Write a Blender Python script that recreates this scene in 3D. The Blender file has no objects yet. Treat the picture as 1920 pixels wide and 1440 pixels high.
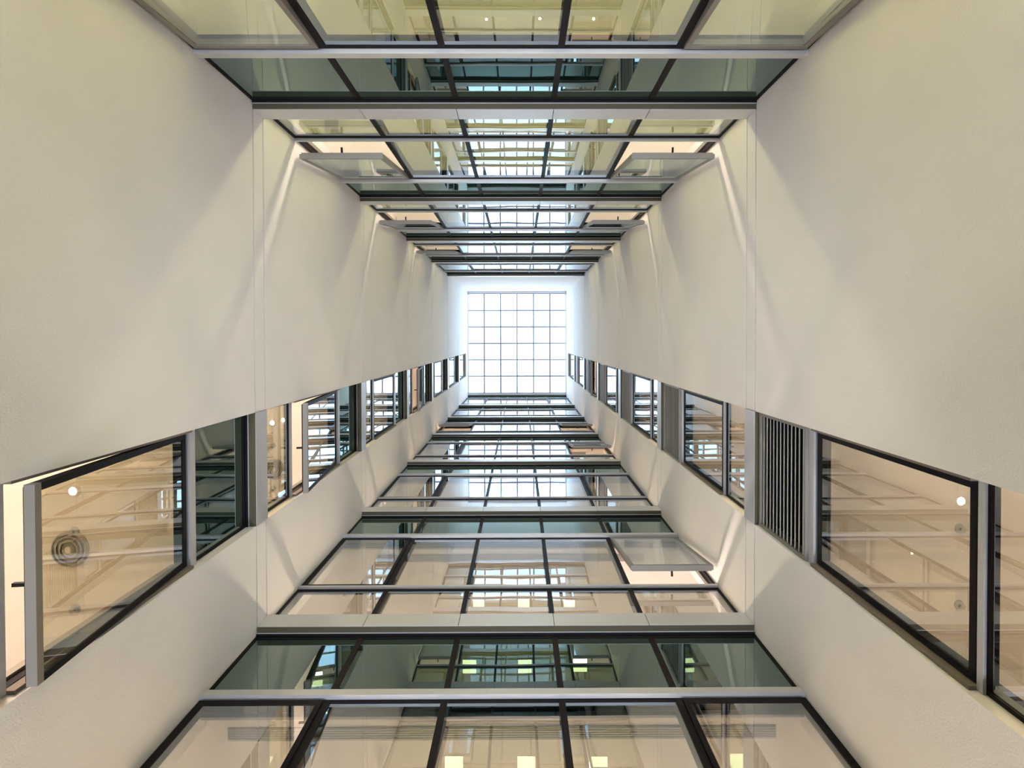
import bpy, math, random
from mathutils import Matrix, Vector
random.seed(7)
sc = bpy.context.scene
COL = sc.collection
H = 1.9                                   # eye height above the atrium floor

# ------------------------------------------------------------------ camera
cam_d = bpy.data.cameras.new('camera')
cam = bpy.data.objects.new('camera', cam_d)
COL.objects.link(cam)
def _rot(a, b, c):
    return (Matrix.Rotation(c, 3, 'Z') @ Matrix.Rotation(a, 3, 'X') @ Matrix.Rotation(b, 3, 'Y'))
FPX = 934.0
Rw = _rot(0.0122, -0.0045, -0.0020)        # world -> (right, down, forward)
right, down, fwd = Rw[0], Rw[1], Rw[2]
M = Matrix.Identity(4)
for i in range(3):
    M[i][0] = right[i]; M[i][1] = -down[i]; M[i][2] = -fwd[i]
M[2][3] = H
cam.matrix_world = M
cam_d.sensor_fit = 'HORIZONTAL'; cam_d.sensor_width = 36.0
cam_d.lens = FPX / 1920 * 36
cam_d.shift_x = -(979.0833 - 960) / 1920
cam_d.shift_y = (645.3273 - 720) / 1920
cam_d.clip_start = 0.05; cam_d.clip_end = 500
sc.camera = cam

# ------------------------------------------------------------------ sky, view
SKY = 7.0
w = bpy.data.worlds.new('sky'); sc.world = w; w.use_nodes = True
nt = w.node_tree
bg = nt.nodes['Background']
tc = nt.nodes.new('ShaderNodeTexCoord'); nz = nt.nodes.new('ShaderNodeTexNoise'); cr = nt.nodes.new('ShaderNodeValToRGB')
nz.inputs['Scale'].default_value = 2.2; nz.inputs['Detail'].default_value = 4
nt.links.new(tc.outputs['Generated'], nz.inputs['Vector']); nt.links.new(nz.outputs['Fac'], cr.inputs['Fac'])
cr.color_ramp.elements[0].position = .3; cr.color_ramp.elements[0].color = (.62, .82, 1, 1)
cr.color_ramp.elements[1].position = .7; cr.color_ramp.elements[1].color = (.70, .87, 1, 1)
nt.links.new(cr.outputs['Color'], bg.inputs['Color'])
bg.inputs['Strength'].default_value = SKY
vs = sc.view_settings
sc.display_settings.display_device = 'sRGB'
vs.view_transform = 'Standard'; vs.look = 'None'; vs.gamma = 1; vs.use_curve_mapping = False
vs.exposure = 0.14
cy = sc.cycles
cy.max_bounces = 12; cy.diffuse_bounces = 5; cy.glossy_bounces = 5; cy.transmission_bounces = 4
cy.transparent_max_bounces = 24
cy.sample_clamp_indirect = 20.0
cy.caustics_reflective = False; cy.caustics_refractive = False
cy.use_denoising = True

# plan of the shaft (metres, +X to the picture's right, +Y to its bottom)
XW, XE, YN, YS = -3.1725, 2.8275, -2.719, 3.4635      # plaster faces / ledge faces
GN, GS, GW, GE = -2.83, 3.58, -3.29, 2.945            # glass planes
ZL = {-1: 2.0, 0: 5.962, 1: 9.941, 2: 13.953, 3: 17.912, 4: 21.797, 5: 25.736, 6: 30.337}   # ledges, above the eye
ZTOP = 30.337

def portal():
    d = bpy.data.lights.new('sky_portal', 'AREA'); d.shape = 'RECTANGLE'
    d.size = 6.0; d.size_y = 6.2; d.cycles.is_portal = True
    o = bpy.data.objects.new('sky_portal', d); COL.objects.link(o)
    o.location = ((XW + XE) / 2, (YN + YS) / 2, ZTOP + H + .35)
portal()

# ------------------------------------------------------------------ materials
def mat(name, color, rough=.6, metal=0, bump=0, bscale=60, spec=.5, var=0, vscale=3):
    m = bpy.data.materials.new(name); m.use_nodes = True
    n = m.node_tree.nodes; l = m.node_tree.links; b = n['Principled BSDF']
    b.inputs['Base Color'].default_value = (*color, 1)
    b.inputs['Roughness'].default_value = rough; b.inputs['Metallic'].default_value = metal
    b.inputs['Specular IOR Level'].default_value = spec
    t = n.new('ShaderNodeTexCoord')
    if bump:
        z = n.new('ShaderNodeTexNoise'); z.inputs['Scale'].default_value = bscale; z.inputs['Detail'].default_value = 3
        p = n.new('ShaderNodeBump'); p.inputs['Strength'].default_value = bump; p.inputs['Distance'].default_value = .01
        l.new(t.outputs['Object'], z.inputs['Vector']); l.new(z.outputs['Fac'], p.inputs['Height']); l.new(p.outputs['Normal'], b.inputs['Normal'])
    if var:
        z = n.new('ShaderNodeTexNoise'); z.inputs['Scale'].default_value = vscale; z.inputs['Detail'].default_value = 5
        r = n.new('ShaderNodeValToRGB')
        r.color_ramp.elements[0].position = .3; r.color_ramp.elements[1].position = .7
        r.color_ramp.elements[0].color = (*[c * (1 - var) for c in color], 1)
        r.color_ramp.elements[1].color = (*[min(1, c * (1 + var)) for c in color], 1)
        l.new(t.outputs['Object'], z.inputs['Vector']); l.new(z.outputs['Fac'], r.inputs['Fac']); l.new(r.outputs['Color'], b.inputs['Base Color'])
    return m

def emit(name, color, strength):
    m = bpy.data.materials.new(name); m.use_nodes = True
    n = m.node_tree.nodes; l = m.node_tree.links
    for x in list(n): n.remove(x)
    o = n.new('ShaderNodeOutputMaterial'); e = n.new('ShaderNodeEmission')
    e.inputs['Color'].default_value = (*color, 1); e.inputs['Strength'].default_value = strength
    l.new(e.outputs['Emission'], o.inputs['Surface'])
    return m

def glass(name, tint, refl, r0=.12, power=4.0, back=None, wave=.0015):
    """coated glazing: tinted see-through (or an opaque colour behind) under a mirror that strengthens towards grazing angles"""
    m = bpy.data.materials.new(name); m.use_nodes = True
    n = m.node_tree.nodes; l = m.node_tree.links
    for x in list(n): n.remove(x)
    o = n.new('ShaderNodeOutputMaterial'); mix = n.new('ShaderNodeMixShader')
    g = n.new('ShaderNodeBsdfGlossy'); g.inputs['Roughness'].default_value = 0.0; g.inputs['Color'].default_value = (*refl, 1)
    if back:
        t = n.new('ShaderNodeBsdfDiffuse'); t.inputs['Color'].default_value = (*back, 1)
    else:
        t = n.new('ShaderNodeBsdfTransparent'); t.inputs['Color'].default_value = (*tint, 1)
    geo = n.new('ShaderNodeNewGeometry')
    if wave:
        tc = n.new('ShaderNodeTexCoord'); z = n.new('ShaderNodeTexNoise'); z.inputs['Scale'].default_value = .9; z.inputs['Detail'].default_value = 1
        p = n.new('ShaderNodeBump'); p.inputs['Strength'].default_value = 1; p.inputs['Distance'].default_value = wave
        l.new(tc.outputs['Object'], z.inputs['Vector']); l.new(z.outputs['Fac'], p.inputs['Height']); l.new(p.outputs['Normal'], g.inputs['Normal'])
    d = n.new('ShaderNodeVectorMath'); d.operation = 'DOT_PRODUCT'
    l.new(geo.outputs['Normal'], d.inputs[0]); l.new(geo.outputs['Incoming'], d.inputs[1])
    def mt(op, a, b=None):
        x = n.new('ShaderNodeMath'); x.operation = op; x.use_clamp = False
        for i, v in enumerate((a, b)):
            if v is None: continue
            if isinstance(v, (int, float)): x.inputs[i].default_value = v
            else: l.new(v, x.inputs[i])
        return x.outputs[0]
    c = mt('ABSOLUTE', d.outputs['Value'])
    s = mt('POWER', mt('SUBTRACT', 1.0, c), power)
    f = mt('ADD', mt('MULTIPLY', s, 1 - r0), r0)
    if not back:
        f = mt('MULTIPLY', f, mt('SUBTRACT', 1.0, geo.outputs['Backfacing']))
    l.new(f, mix.inputs[0]); l.new(t.outputs[0], mix.inputs[1]); l.new(g.outputs[0], mix.inputs[2])
    l.new(mix.outputs[0], o.inputs['Surface'])
    return m

PLASTER = mat('painted_plaster', (.80, .782, .775), .75, bump=.25, bscale=90, spec=.25, var=.015, vscale=2)
GROOVE = mat('groove_filler', (.03, .028, .018), .9)
WHITE = mat('white_paint', (.85, .86, .86), .7, spec=.2)
SILVER = mat('silver_cladding', (.54, .55, .585), .42, metal=.35, var=.02, vscale=5)
SHADED_SOFFIT = mat('shaded_soffit', (.085, .075, .045), .6, spec=.3)  # underside of the grey cladding, its shade put into a dark brown colour
FRAME = mat('dark_frame', (.012, .010, .011), .55, spec=.12)
SASHM = mat('sash_metal', (.25, .235, .215), .5, metal=.2, spec=.3)
REVEAL = mat('brown_reveal', (.20, .165, .14), .6, spec=.3)
BLACK = mat('black_gasket', (.006, .006, .008), .7, spec=.2)
LOUV = mat('grey_louver', (.45, .46, .47), .45, metal=.3)
DARK = mat('dark_void', (.008, .009, .010), .9, spec=0)
BAR = mat('skylight_bar', (.30, .32, .40), .5)
CEIL_N = mat('ceiling_paint', (.80, .79, .74), .9, spec=.1)
CEIL_S = mat('ceiling_board', (.82, .80, .77), .9, spec=.1)
ROOMW = mat('room_wall_paint', (.72, .70, .685), .9, spec=.1)
ROOMF = mat('room_floor', (.45, .43, .41), .8, spec=.1)
FLOORM = mat('stone_floor', (.45, .44, .42), .5, var=.05, vscale=2)
ROOFM = mat('roof_membrane', (.35, .35, .35), .9)
GRILLE = mat('grey_grille', (.33, .32, .31), .7)
LIGHTGREY = mat('lamp_housing', (.75, .75, .73), .5)
GREYM = mat('diffuser_metal', (.5, .5, .48), .5, metal=.3)
GL_N = glass('clear_glass_cool', (.71, .75, .58), (.86, .94, 1.0), r0=.21, power=2.0)
GL_S = glass('clear_glass_warm', (.69, .685, .63), (.88, .95, 1.0), r0=.21, power=2.0)
GL_W = glass('clear_glass_cream', (.78, .76, .64), (.88, .95, 1.0), r0=.21, power=2.0)
GL_SP = glass('spandrel_glass', None, (.68, .84, .80), r0=.19, power=2.2, back=(.006, .016, .014))
GL_SKY = glass('skylight_glass', (.93, .97, 1.0), (.9, .95, 1), r0=.06, wave=0)

# ------------------------------------------------------------------ mesh helpers
class MB:
    def __init__(s): s.v = []; s.f = []; s.mi = []; s.m = 0
    def box(s, x0, x1, y0, y1, z0, z1, skip=''):
        x0, x1 = min(x0, x1), max(x0, x1); y0, y1 = min(y0, y1), max(y0, y1); z0, z1 = min(z0, z1), max(z0, z1)
        i = len(s.v)
        s.v += [(x0,y0,z0),(x1,y0,z0),(x1,y1,z0),(x0,y1,z0),(x0,y0,z1),(x1,y0,z1),(x1,y1,z1),(x0,y1,z1)]
        for f in ((0,3,2,1),(4,5,6,7),(0,1,5,4),(1,2,6,5),(2,3,7,6),(3,0,4,7)):
            s.f.append(tuple(i + k for k in f)); s.mi.append(s.m)
        return s
    def hexa(s, pts):                      # eight points in box order
        i = len(s.v); s.v += [tuple(p) for p in pts]
        for f in ((0,3,2,1),(4,5,6,7),(0,1,5,4),(1,2,6,5),(2,3,7,6),(3,0,4,7)):
            s.f.append(tuple(i + k for k in f)); s.mi.append(s.m)
        return s
    def lathe(s, prof, cx, cy, n=32):      # profile of (radius, z)
        i = len(s.v)
        for r, z in prof:
            for k in range(n):
                a = 2 * math.pi * k / n; s.v.append((cx + r * math.cos(a), cy + r * math.sin(a), z))
        for j in range(len(prof) - 1):
            for k in range(n):
                a, b = i + j * n + k, i + j * n + (k + 1) % n
                s.f.append((a, b, b + n, a + n)); s.mi.append(s.m)
        return s
    def build(s, name, mats, parent=None, bevel=0):
        me = bpy.data.meshes.new(name); me.from_pydata(s.v, [], s.f); me.update()
        if not isinstance(mats, (list, tuple)): mats = [mats]
        for m in mats: me.materials.append(m)
        if len(mats) > 1: me.polygons.foreach_set('material_index', s.mi)
        import bmesh
        bm = bmesh.new(); bm.from_mesh(me); bmesh.ops.recalc_face_normals(bm, faces=bm.faces[:]); bm.to_mesh(me); bm.free()
        o = bpy.data.objects.new(name, me); COL.objects.link(o)
        if parent is not None:
            o.parent = parent
            o.matrix_parent_inverse = Matrix.Translation(-parent.location)
        if bevel:
            b = o.modifiers.new('bevel', 'BEVEL'); b.width = bevel; b.segments = 2; b.limit_method = 'ANGLE'
        return o

def tag(o, label=None, cat=None, group=None, kind=None):
    if label: o['label'] = label
    if cat: o['category'] = cat
    if group: o['group'] = group
    if kind: o['kind'] = kind
    return o
def empty(name, loc):
    o = bpy.data.objects.new(name, None); COL.objects.link(o); o.location = loc; o.empty_display_size = .1
    return o

# ------------------------------------------------------------------ shaft shell
TW = .30
RY0, RY1 = .885, 2.255                     # the strip of windows in the side walls
RZ0, RZ1 = 2.0, 29.3                       # its foot and head above the eye
def side_wall(name, xf, s, label):
    """xf: face plane, s: +1 if the wall's body lies towards +X"""
    mb = MB(); g = .024
    cuts = []
    for k in range(0, 6):
        cuts += [ZL[k] + .012, ZL[k] + .245]
    zs = [-H] + [c for c in cuts] + [ZTOP + .1]
    xa, xb = xf, xf + s * TW
    for z0, z1 in zip(zs[:-1], zs[1:]):
        a = z0 + (g / 2 if z0 > -H else 0); b = z1 - (g / 2 if z1 < ZTOP else 0)
        mb.box(xa, xb, -3.15, RY0, H + a, H + b); mb.box(xa, xb, RY1, 3.9, H + a, H + b)
    mb.box(xa, xb, RY0, RY1, 0, H + RZ0 + .02); mb.box(xa, xb, RY0, RY1, H + RZ1, H + ZTOP + .1)
    mb.m = 1
    for c in cuts:
        mb.box(xf + s * .035, xb, -3.15, RY0 - .0005, H + c - g / 2, H + c + g / 2)
        mb.box(xf + s * .035, xb, RY1 + .0005, 3.9, H + c - g / 2, H + c + g / 2)
    o = mb.build(name, [PLASTER, GROOVE])
    return tag(o, label, 'wall', kind='structure')
side_wall('wall_left', XW, -1, 'tall pale plaster wall with paired shadow grooves on the left of the shaft')
side_wall('wall_right', XE, 1, 'tall pale plaster wall with paired shadow grooves on the right of the shaft')
mb = MB(); mb.box(XW + .001, XE - .001, -2.83, -3.15, H + ZL[4] + .30, H + ZTOP + .1)
tag(mb.build('wall_upper', PLASTER), 'blank white wall between the topmost ledge and the skylight', 'wall', kind='structure')
mb = MB(); mb.box(XW + .001, XE - .001, -2.80, -3.15, 0, H + ZL[-1])
tag(mb.build('wall_front', PLASTER), 'ground storey wall under the upper glazed facade', 'wall', kind='structure')
mb = MB(); mb.box(XW + .001, XE - .001, 3.55, 3.9, 0, H + ZL[-1])
tag(mb.build('wall_back', PLASTER), 'ground storey wall under the lower glazed facade', 'wall', kind='structure')
mb = MB(); mb.box(-9, 9, -9, 9, -.2, 0)
tag(mb.build('floor', FLOORM), 'grey stone floor of the light shaft', 'floor', kind='structure')

# roof around the skylight and the outer casing of the building
zt = H + ZTOP + .1
mb = MB()
mb.box(-9, XW, -9, 9, zt, zt + .3); mb.box(XE, 9, -9, 9, zt, zt + .3)
mb.box(XW, XE, -9, -2.74, zt, zt + .3); mb.box(XW, XE, 3.47, 9, zt, zt + .3)
tag(mb.build('roof', ROOFM), 'flat roof slab around the skylight', 'roof', kind='structure')
mb = MB()
mb.box(-9.2, -9, -9, 9, -.2, zt + .3); mb.box(9, 9.2, -9, 9, -.2, zt + .3); mb.box(-9, 9, -9.2, -9, -.2, zt + .3); mb.box(-9, 9, 9, 9.2, -.2, zt + .3)
tag(mb.build('wall_outer', ROOFM), 'outer casing of the building', 'wall', kind='structure')

# ------------------------------------------------------------------ skylight
SX0, SX1, SY0, SY1 = XW, XE, -2.68, 3.32
sky = empty('skylight', ((SX0 + SX1) / 2, (SY0 + SY1) / 2, H + ZTOP))
tag(sky, 'square rooflight of white panes in a thin six by six grid closing the shaft', 'skylight')
z0 = H + ZTOP
mb = MB()
mb.box(SX0 + .002, SX1 - .002, -2.825, SY0 - .0, z0 - .05, z0 + .095); mb.box(SX0 + .002, SX1 - .002, SY1, 3.6, z0 + .06, z0 + .2)
mb.box(SX0 + .002, SX0 + .06, SY0, SY1, z0 - .02, z0 + .2); mb.box(SX1 - .06, SX1 - .002, SY0, SY1, z0 - .02, z0 + .2)
mb.build('curb', WHITE, sky)
mb = MB(); mb.box(SX0 + .002, SX1 - .002, SY0 - .03, SY0 + .02, z0 - .085, z0 - .05); mb.build('edge_trim', BAR, sky)
cw = (SX1 - SX0) / 6; ch = (SY1 - SY0) / 6
for i in range(1, 6):
    mb = MB(); mb.box(SX0 + cw * i - .042, SX0 + cw * i + .042, SY0, SY1, z0 + .0, z0 + .10); mb.build('glazing_bar', BAR, sky)
for i in range(1, 6):
    mb = MB(); mb.box(SX0 + .06, SX1 - .06, SY0 + ch * i - .042, SY0 + ch * i + .042, z0 + .005, z0 + .095); mb.build('glazing_bar', BAR, sky)
for i in range(6):
    for j in range(6):
        mb = MB(); mb.box(SX0 + cw * i + .01, SX0 + cw * (i + 1) - .01, SY0 + ch * j + .01, SY0 + ch * (j + 1) - .01, z0 + .105, z0 + .125)
        mb.build('pane', GL_SKY, sky)

# ------------------------------------------------------------------ facades
# a facade maps (u along the wall, d out into the shaft, z above the eye) to the world
class Fac:
    def __init__(s, side): s.side = side
    def pt(s, u, d, z):
        if s.side == 'N': return (u, GN + d, H + z)
        if s.side == 'S': return (u, GS - d, H + z)
        if s.side == 'W': return (GW + d, u, H + z)
        return (GE - d, u, H + z)
    def box(s, mb, u0, u1, d0, d1, z0, z1):
        a = s.pt(u0, d0, z0); b = s.pt(u1, d1, z1)
        mb.box(a[0], b[0], a[1], b[1], a[2], b[2]); return mb
    def swung(s, mb, u0, u1, d0, d1, z0, z1, hinge_z, ang):
        pts = []
        for (u, d, z) in ((u0,d0,z0),(u1,d0,z0),(u1,d1,z0),(u0,d1,z0),(u0,d0,z1),(u1,d0,z1),(u1,d1,z1),(u0,d1,z1)):
            dz = z - hinge_z
            dd = d * math.cos(ang) - dz * math.sin(ang); zz = hinge_z + dz * math.cos(ang) + d * math.sin(ang)
            pts.append(s.pt(u, dd, zz))
        mb.hexa(pts); return mb

WIN = [0]
PLACE = {'N': 'upper facade', 'S': 'lower facade', 'W': 'strip of windows in the left wall', 'E': 'strip of windows in the right wall'}
ORD = ['lowest', 'second', 'third', 'fourth', 'fifth', 'sixth', 'topmost']
COLN = ['leftmost', 'second from left', 'middle', 'second from right', 'rightmost']

def window(side, k, u0, u1, kind, nlev, bay=None, ang=0.0):
    """one glazed bay of one storey. kind: 'fixed' | 'sash'. Returns the Empty."""
    F = Fac(side); main = side in 'NS'
    zb, zt_ = ZL[k], ZL[k + 1]
    if main:
        zlow = zb + .245; a0, a1 = zb + 1.085, zb + 1.14; b0, b1 = zt_ - 1.085, zt_ - .995; ztop = zt_ - .03
        cap_d = .045; capb_d = .06; gl = GL_N if side == 'N' else GL_S; jw = .032
    else:
        zlow = zb + .245; a0, a1 = zb + 1.085, zb + 1.14; b0, b1 = zt_ - 1.085, zt_ - .995; ztop = zt_ - .03
        cap_d = .035; capb_d = .05; gl = GL_W if side == 'W' else GL_S; jw = .03
    WIN[0] += 1
    o = empty('window_%d' % WIN[0], F.pt((u0 + u1) / 2, 0, zlow))
    st = ORD[k + 1]
    nm = 'open' if ang > .05 else 'closed'
    where = PLACE[side]
    if main: lab = '%s glazed bay %s in %s, %s storey' % (nm if kind == 'sash' else 'fixed', COLN[bay], where, st)
    else: lab = '%s window in %s, %s storey' % (nm if kind == 'sash' else 'fixed', where, st)
    tag(o, lab, 'window', 'glazed bays of the ' + PLACE[side], 'structure')
    # frame: jambs and dark rails behind the caps
    mb = MB()
    F.box(mb, u0, u0 + jw, -.13, .012, zlow - .05, ztop); F.box(mb, u1 - jw, u1, -.13, .012, zlow - .05, ztop)
    for za, zc in ((a0, a1), (b0, b1)):
        F.box(mb, u0 + jw, u1 - jw, -.05, .010, za - (.02 if main else .008), zc + .0)
    F.box(mb, u0 + jw, u1 - jw, -.10, .012, ztop - .03, ztop)
    mb.build('frame', FRAME, o)
    e = 0 if main else .004
    mb = MB(); F.box(mb, u0 + e, u1 - e, .012, cap_d, a0 + .012, a1 ); mb.build('transom_cap', SILVER, o)
    mb = MB(); F.box(mb, u0 + e, u1 - e, .012, capb_d, b0 + .008, b1); mb.build('head_cap', SILVER, o)
    # lower pane
    mb = MB(); F.box(mb, u0 + jw, u1 - jw, -.024, 0, zlow - .05, a0 - .02); mb.build('lower_pane', gl, o)
    # main light
    if kind == 'fixed':
        mb = MB(); F.box(mb, u0 + jw, u1 - jw, -.024, 0, a1, b0 - .02); mb.build('upper_pane', gl, o)
    else:
        s0, s1 = u0 + jw + .006, u1 - jw - .006; t0, t1 = a1 + .012, b0 - .024; fw = .05
        hz = t1
        fo = .03                  # outer face of the closed sash
        mb = MB()
        for (p, q, r, t, mi) in ((s0, s1, t0, t0 + fw, 0), (s0, s0 + fw, t0 + fw, t1, 1), (s1 - fw, s1, t0 + fw, t1, 1), (s0 + fw, s1 - fw, t1 - fw, t1, 1)):
            mb.m = mi; F.swung(mb, p, q, -.035, fo, r, t, hz, ang)
        # narrow inner lip of the sash
        F.swung(mb, s0 + .02, s1 - .02, -.055, -.035, t0 + .02, t0 + .05, hz, ang)
        sash = mb.build('sash', [SASHM if ang > .05 else FRAME, FRAME if (ang < .05 or not main) else SASHM], o)
        if ang > .05: sash['label'] = 'top-hung sash pushed open at its foot'
        mb = MB(); F.swung(mb, s0 + fw, s1 - fw, fo - .030, fo - .008, t0 + fw, t1 - fw, hz, ang); mb.build('sash_pane', gl, sash)
        um = (s0 + s1) / 2
        mb = MB(); F.swung(mb, um - .012, um + .012, -.13, -.055, t0 + .022, t0 + .045, hz, ang); mb.build('handle', FRAME, sash)
        if not main:                               # brown reveal linings at the sides of the opening
            mb = MB(); F.box(mb, u0 + .001, u0 + .026, .0125, .085, a1, b0); F.box(mb, u1 - .026, u1 - .001, .0125, .085, a1, b0)
            mb.build('reveal_lining', REVEAL, o)
        if ang > .05:                              # inner jamb linings seen through the gap
            mb = MB()
            F.box(mb, u0 + jw, u0 + jw + .02, -.12, -.06, a1, b0 - .02); F.box(mb, u1 - jw - .02, u1 - jw, -.12, -.06, a1, b0 - .02)
            mb.build('jamb_lining', SASHM, o)
    # opaque panel in front of the floor slab
    if side != 'E':
        mb = MB(); F.box(mb, u0 + jw, u1 - jw, -.024, 0, b1, ztop - .03); mb.build('spandrel_panel', GL_SP, o)
        mb = MB(); F.box(mb, u0 + .002, u1 - .002, -.16, -.13, b1 - .02, ztop + .05); mb.build('backing_board', DARK, o)
    return o

def louver(k, u0, u1):
    F = Fac('E'); z0_, z1_ = ZL[k + 1] - .995, ZL[k + 1] - .025
    o = empty('louver_panel', F.pt((u0 + u1) / 2, 0, z0_))
    tag(o, 'grey horizontal slat louver in right wall strip, under the %s ledge' % ORD[k + 1] , 'louver', 'slatted louvers of the right wall')
    mb = MB()
    F.box(mb, u0 + .004, u0 + .04, -.05, .085, z0_ + .002, z1_); F.box(mb, u1 - .04, u1 - .004, -.05, .085, z0_ + .002, z1_)
    F.box(mb, u0 + .04, u1 - .04, -.05, .085, z1_ - .035, z1_); F.box(mb, u0 + .04, u1 - .04, -.05, .085, z0_ + .002, z0_ + .02)
    mb.build('louver_frame', SASHM, o)
    mb = MB(); F.box(mb, u0 + .01, u1 - .01, -.09, -.06, z0_ + .01, z1_ - .01); mb.build('back_plate', DARK, o)
    n = 12; zz0 = z0_ + .03; st = (z1_ - .05 - zz0) / n
    for i in range(n):
        z = zz0 + st * (i + .35)
        mb = MB()
        mb.hexa([F.pt(u0 + .042, .030, z + .050), F.pt(u1 - .042, .030, z + .050), F.pt(u1 - .042, .066, z), F.pt(u0 + .042, .066, z),
                 F.pt(u0 + .042, .030, z + .060), F.pt(u1 - .042, .030, z + .060), F.pt(u1 - .042, .070, z + .016), F.pt(u0 + .042, .070, z + .016)])
        mb.build('slat', LOUV, o)

TR = [0]
def ledge(side, k, us):
    F = Fac(side); main = side in 'NS'
    z = ZL[k]; TR[0] += 1
    if side == 'N': dout = GN * -1 + YN
    elif side == 'S': dout = GS - YS
    elif side == 'W': dout = XW - GW + .012
    else: dout = GE - XE + .012
    zz = z
    h = .262
    o = empty('trim_%d' % TR[0], F.pt((us[0] + us[-1]) / 2, 0, zz))
    tag(o, 'light grey metal ledge across the %s, %s one up' % (PLACE[side], ORD[max(0, k)]) if k >= 0 else 'light grey metal ledge at the foot of the %s' % PLACE[side],
        'ledge', 'ledges of the ' + PLACE[side], 'structure')
    for a, b in zip(us[:-1], us[1:]):
        g0 = .004 if a != us[0] else .001; g1 = .004 if b != us[-1] else .001
        mb = MB(); F.box(mb, a + g0, b - g1, dout - .006, dout, zz, zz + h); F.box(mb, a + g0, b - g1, .0125, dout - .006, zz + h - .02, zz + h)
        mb.build('fascia_panel', SILVER, o)
    mb = MB(); F.box(mb, us[0] + .001, us[-1] - .001, .039, dout - .006, zz + .003, zz + .03); mb.build('soffit', SHADED_SOFFIT, o)
    mb = MB(); F.box(mb, us[0] + .001, us[-1] - .001, .030, .039, zz - .004, zz + .03); mb.build('lip', SILVER, o)
    mb = MB(); F.box(mb, us[0] + .001, us[-1] - .001, -.13, .030, zz - .02, zz + .20); mb.build('gasket', BLACK, o)
    return o

UB = [XW + .003, -1.9025, -.7525, .4075, 1.5575, XE - .003]
A8 = math.radians(8.5)
open_N = {(0, 0): A8 * .95, (0, 4): A8 * .95, (1, 0): A8, (1, 4): A8, (2, 0): A8 * .9, (2, 4): A8 * .9, (-1, 0): .06, (-1, 4): .06}
open_S = {(0, 4): A8 * 1.05, (2, 4): A8 * 1.1, (3, 0): A8, (3, 4): A8}
open_W = {-1: math.radians(6.0), 0: math.radians(7.2), 2: math.radians(7)}
open_E = {3: math.radians(7)}
for k in range(-1, 4):
    for i in range(5):
        kind = 'sash' if i in (0, 4) else 'fixed'
        window('N', k, UB[i], UB[i + 1], kind, 5, i, open_N.get((k, i), 0))
for k in range(-1, 6):
    for i in range(5):
        kind = 'sash' if i in (0, 4) else 'fixed'
        window('S', k, UB[i], UB[i + 1], kind, 7, i, open_S.get((k, i), 0))
for k in range(-1, 6):
    window('W', k, RY0 + .003, RY1 - .003, 'sash', 7, None, open_W.get(k, 0))
    window('E', k, RY0 + .003, RY1 - .003, 'sash', 7, None, open_E.get(k, 0))
    louver(k, RY0 + .003, RY1 - .003)
for k in range(-1, 5): ledge('N', k, UB)
for k in range(-1, 7): ledge('S', k, UB)
for k in range(-1, 6):
    ledge('W', k, [RY0 + .001, RY1 - .001]); ledge('E', k, [RY0 + .001, RY1 - .001])

# ------------------------------------------------------------------ rooms behind the glass
E_N = emit('panel_light', (1.0, .93, .72), 9.0)
E_S = emit('downlight_glow', (1.0, .82, .62), 60.0)
WARM = (1.0, .81, .68); CREAM = (1.0, .83, .66); AMBER = (1.0, .72, .50)
PW_N, PW_S, PW_R = 700, 690, 380  # powers of the added room fill lamps
def room(side, k, x0, x1, y0, y1, ceil, light, power):
    """a closed room: floor slab, ceiling, three walls; open towards the glass"""
    main = side in 'NS'
    zc = ZL[k + 1] - 1.0
    zf = ZL[k] + .12
    n = side
    mb = MB(); mb.box(x0, x1, y0, y1, H + zc, H + zc + .05)
    tag(mb.build('ceiling', ceil), 'warm lit ceiling behind the %s, %s storey' % (PLACE[side], ORD[k + 1]), 'ceiling', 'room ceilings', 'structure')
    mb = MB(); mb.box(x0, x1, y0, y1, H + zf - .1, H + zf)
    tag(mb.build('floor', ROOMF), 'room floor behind the %s, %s storey' % (PLACE[side], ORD[k + 1]), 'floor', 'room floors', 'structure')
    mb = MB(); t = .05; a, b = H + zf, H + zc
    if side != 'E': mb.box(x0, x0 + t, y0, y1, a, b)
    if side != 'W': mb.box(x1 - t, x1, y0, y1, a, b)
    if side != 'S': mb.box(x0, x1, y0, y0 + t, a, b)
    if side != 'N': mb.box(x0, x1, y1 - t, y1, a, b)
    tag(mb.build('wall_room', ROOMW), 'room walls behind the %s, %s storey' % (PLACE[side], ORD[k + 1]), 'wall', 'room walls', 'structure')
    return zc

def area(name, loc, sx, sy, power, color):
    d = bpy.data.lights.new(name, 'AREA'); d.shape = 'RECTANGLE'; d.size = sx; d.size_y = sy; d.energy = power; d.color = color
    o = bpy.data.objects.new(name, d); COL.objects.link(o); o.location = loc
    return o

def fill_light(x, y, zc, sx, sy, power, color, label):  # unseen lamp added on the ceiling to brighten the room
    o = empty('room_fill_light', (x, y, H + zc)); tag(o, label, 'ceiling light', 'unseen fill lamps added to the rooms')
    z = H + zc; a, b = sx / 2 + .03, sy / 2 + .03
    mb = MB(); mb.box(x - a, x + a, y - b, y + b, z - .045, z - .001); mb.build('lamp_housing', LIGHTGREY, o)  # housing made up to carry the fill lamp
    area('room_fill_lamp', (x, y, z - .05), sx, sy, power, color)

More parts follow.
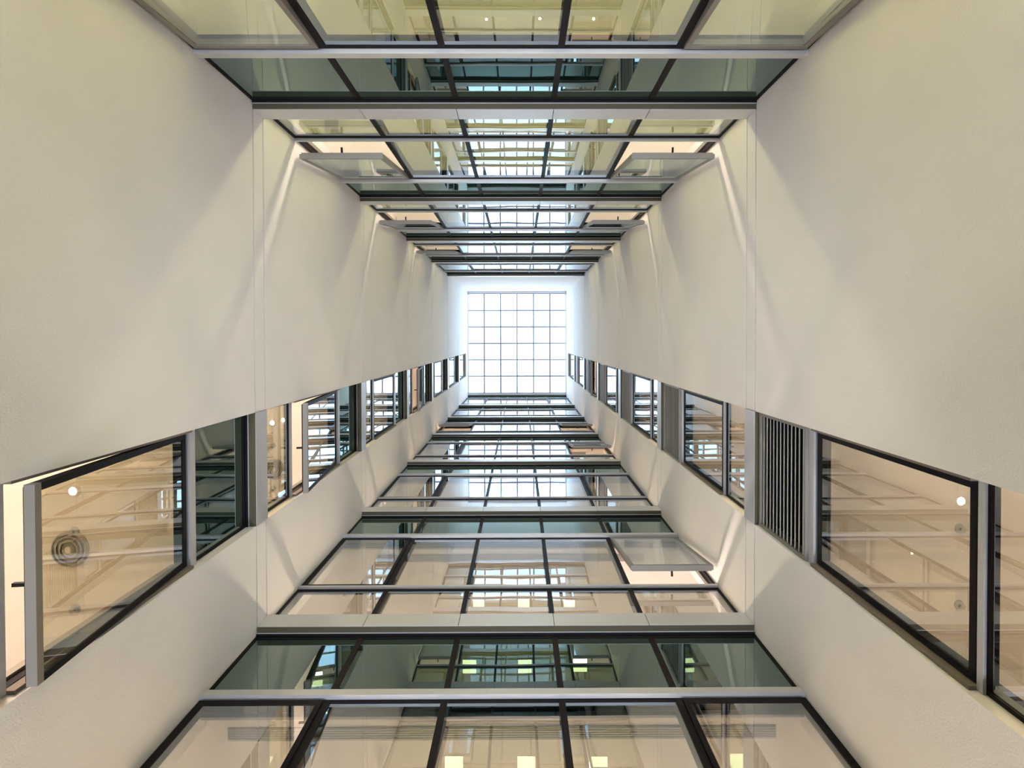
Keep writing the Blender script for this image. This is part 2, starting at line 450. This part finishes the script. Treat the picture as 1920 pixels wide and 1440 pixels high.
def panel_light(x, y, zc, st, where):
    o = empty('ceiling_light', (x, y, H + zc)); tag(o, 'square bright panel light in the %s storey ceiling, %s' % (st, where), 'ceiling light', 'square panel lights behind the upper facade')
    z = H + zc; r = .235
    mb = MB(); f = .02
    mb.box(x - r - f, x + r + f, y - r - f, y - r, z - .02, z); mb.box(x - r - f, x + r + f, y + r, y + r + f, z - .02, z)
    mb.box(x - r - f, x - r, y - r, y + r, z - .02, z); mb.box(x + r, x + r + f, y - r, y + r, z - .02, z)
    mb.build('light_frame', LIGHTGREY, o)
    mb = MB(); mb.box(x - r, x + r, y - r, y + r, z - .014, z - .001); mb.build('diffuser', E_N, o)

def downlight(x, y, zc, label, group, r=.045):
    o = empty('downlight', (x, y, H + zc)); tag(o, label, 'ceiling light', group)
    z = H + zc
    mb = MB(); mb.lathe([(r, z - .001), (r, z - .02), (r + .02, z - .016), (r + .03, z - .001)], x, y, 24); mb.build('lamp_rim', LIGHTGREY, o)
    mb = MB(); mb.lathe([(r, z - .002), (r, z - .008), (.0005, z - .010)], x, y, 24); mb.build('lamp', E_S, o)

for k in range(-1, 4):
    zc = room('N', k, -5.6, 5.6, -7.6, GN - .17, CEIL_N, None, 0)
    st = ORD[k + 1]
    for x, wn in ((-1.75, 'left of centre'), (.14, 'near the centre'), (2.04, 'right of centre'), (3.94, 'beyond the right wall')):
        if k != 0: panel_light(x, -4.05, zc, st, wn)
    if k == 0:
        o = empty('air_grille', (-3.35, -3.8, H + zc)); tag(o, 'small square grey air grille in ceiling behind the upper facade, beside its leftmost bay', 'air grille', 'ceiling air grilles')
        mb = MB(); mb.box(-3.47, -3.23, -3.92, -3.68, H + zc - .012, H + zc - .001); mb.build('grille_frame', GRILLE, o)
    fill_light(-.17, -6.0, zc, 4.5, .5, PW_N * (1 if k < 1 else .8 if k < 2 else .72), CREAM if k < 1 else (1, .80, .62), 'unseen fill lamp added deep in the %s storey room behind the upper facade' % st)
for k in range(-1, 6):
    zc = room('S', k, -5.6, 5.6, GS + .17, 8.0, CEIL_S, None, 0)
    st = ORD[k + 1]
    for x, wn in ((-2.9, 'leftmost'), (-1.1, 'second from left'), (.69, 'second from right'), (2.5, 'rightmost')):
        downlight(x, 5.09, zc, 'small round downlight, %s in the %s storey ceiling behind the lower facade' % (wn, st), 'downlights behind the lower facade')
    x0, x1 = (-1.28, 1.17) if k == 1 else (-2.93, 2.57) if k < 0 else (-2.58, 2.23)
    o = empty('air_grille', ((x0 + x1) / 2, 3.98, H + zc))
    tag(o, 'long narrow grey air grille in the %s storey ceiling behind the lower facade' % st, 'air grille', 'ceiling air grilles')
    mb = MB(); mb.box(x0, x1, 3.90, 4.03, H + zc - .012, H + zc - .001); mb.build('grille_frame', GRILLE, o)
    mb = MB()
    for q in range(5): mb.box(x0 + .01, x1 - .01, 3.912 + q * .024, 3.920 + q * .024, H + zc - .018, H + zc - .012)
    mb.build('grille_blades', GREYM, o)
    # dropped blind pocket along the glass
    mb = MB(); mb.box(-5.55, 5.55, GS + .172, GS + .20, H + zc - .06, H + zc - .001)
    tag(mb.build('blind_pocket', GRILLE), 'grey blind pocket along the glass, %s storey of the lower facade' % st, 'blind pocket', 'blind pockets')
    fill_light(-.17, 6.5, zc, 4.5, .5, PW_S * (1 if k < 1 else .8 if k < 2 else .72), WARM if k < 2 else AMBER, 'unseen fill lamp added deep in the %s storey room behind the lower facade' % st)

def round_diffuser(x, y, zc, label):
    o = empty('ceiling_diffuser', (x, y, H + zc)); tag(o, label, 'air diffuser', 'round ceiling diffusers')
    z = H + zc
    for r in (.185, .145, .105, .065):
        mb = MB(); mb.lathe([(r, z - .002), (r, z - .008), (r - .012, z - .034), (r - .022, z - .034), (r - .012, z - .002)], x, y, 48); mb.build('ring', GREYM, o)
    mb = MB(); mb.lathe([(.035, z - .002), (.035, z - .036), (.0005, z - .036)], x, y, 32); mb.build('hub', LIGHTGREY, o)
def sprinkler(x, y, zc, label):
    o = empty('sprinkler', (x, y, H + zc)); tag(o, label, 'sprinkler', 'ceiling sprinklers')
    z = H + zc
    mb = MB(); mb.lathe([(.05, z - .001), (.045, z - .012), (.02, z - .016)], x, y, 24); mb.build('rose', GREYM, o)
    mb = MB(); mb.lathe([(.014, z - .016), (.012, z - .05), (.028, z - .052), (.0005, z - .054)], x, y, 16); mb.build('spray_head', GREYM, o)

for k in range(-1, 6):
    st = ORD[k + 1]
    for side in 'WE':
        nm = 'left' if side == 'W' else 'right'
        x0, x1 = (-7.6, GW - .17) if side == 'W' else (GE + .17, 7.4)
        # rooms stop short of the rooms behind the facades
        zc = room(side, k, x0, x1, -2.5, 3.4, CEIL_S, None, 0)
        xx = -4.44 if side == 'W' else 4.41
        downlight(xx, 1.51 if side == 'W' else 1.64, zc, 'round downlight beside the %s wall strip, %s storey ceiling' % (nm, st), 'downlights of the side rooms', .04)
        if k < 3:
            if side == 'W': round_diffuser(-4.48 if k < 0 else -4.41, 2.09 if k < 0 else 2.35, zc, 'round ringed air diffuser behind the left wall strip, %s storey ceiling' % st)
            sprinkler(xx, 1.92, zc, 'small sprinkler near the downlight, %s wall strip, %s storey' % (nm, st))
            sprinkler(xx, 2.69, zc, 'small sprinkler away from the downlight, %s wall strip, %s storey' % (nm, st))
        fill_light(xx * 1.25, -.8, zc, 1.6, .4, PW_R * (1 if k < 1 else .8 if k < 2 else .72), AMBER if k >= 2 else (1, .77, .58) if side == 'W' else (1, .77, .58), 'unseen fill lamp added in the room beyond the %s wall strip, %s storey' % (nm, st))

# ------------------------------------------------------------------ unseen fill lights added at the floor to brighten the shaft
FLOOR_FILL = 1150  # power of each added floor fill light
for i, (x, y) in enumerate(((-2.6, -2.2), (2.3, -2.2), (-2.6, 3.0), (2.3, 3.0))):
    o = empty('floor_fill_light', (x, y, 0)); tag(o, 'unseen fill light added at the floor in the %s corner of the court' % ('far left', 'far right', 'near left', 'near right')[i], 'fill light', 'added floor fill lights')
    mb = MB(); mb.lathe([(.22, .001), (.22, .02), (.18, .02), (.18, .001)], x, y, 32); mb.build('fill_rim', SILVER, o)
    d = bpy.data.lights.new('floor_fill_lamp', 'SPOT'); d.shadow_soft_size = .16; d.energy = FLOOR_FILL; d.color = (.82, .88, 1)
    d.spot_size = math.radians(72); d.spot_blend = 1.0
    l = bpy.data.objects.new('floor_fill_lamp', d); COL.objects.link(l); l.location = (x, y, .04)
    aim = Vector((-.17 - (x + .17) * .9, .37 - (y - .37) * .9, 19.0)) - l.location
    l.rotation_euler = aim.to_track_quat('-Z', 'Y').to_euler()
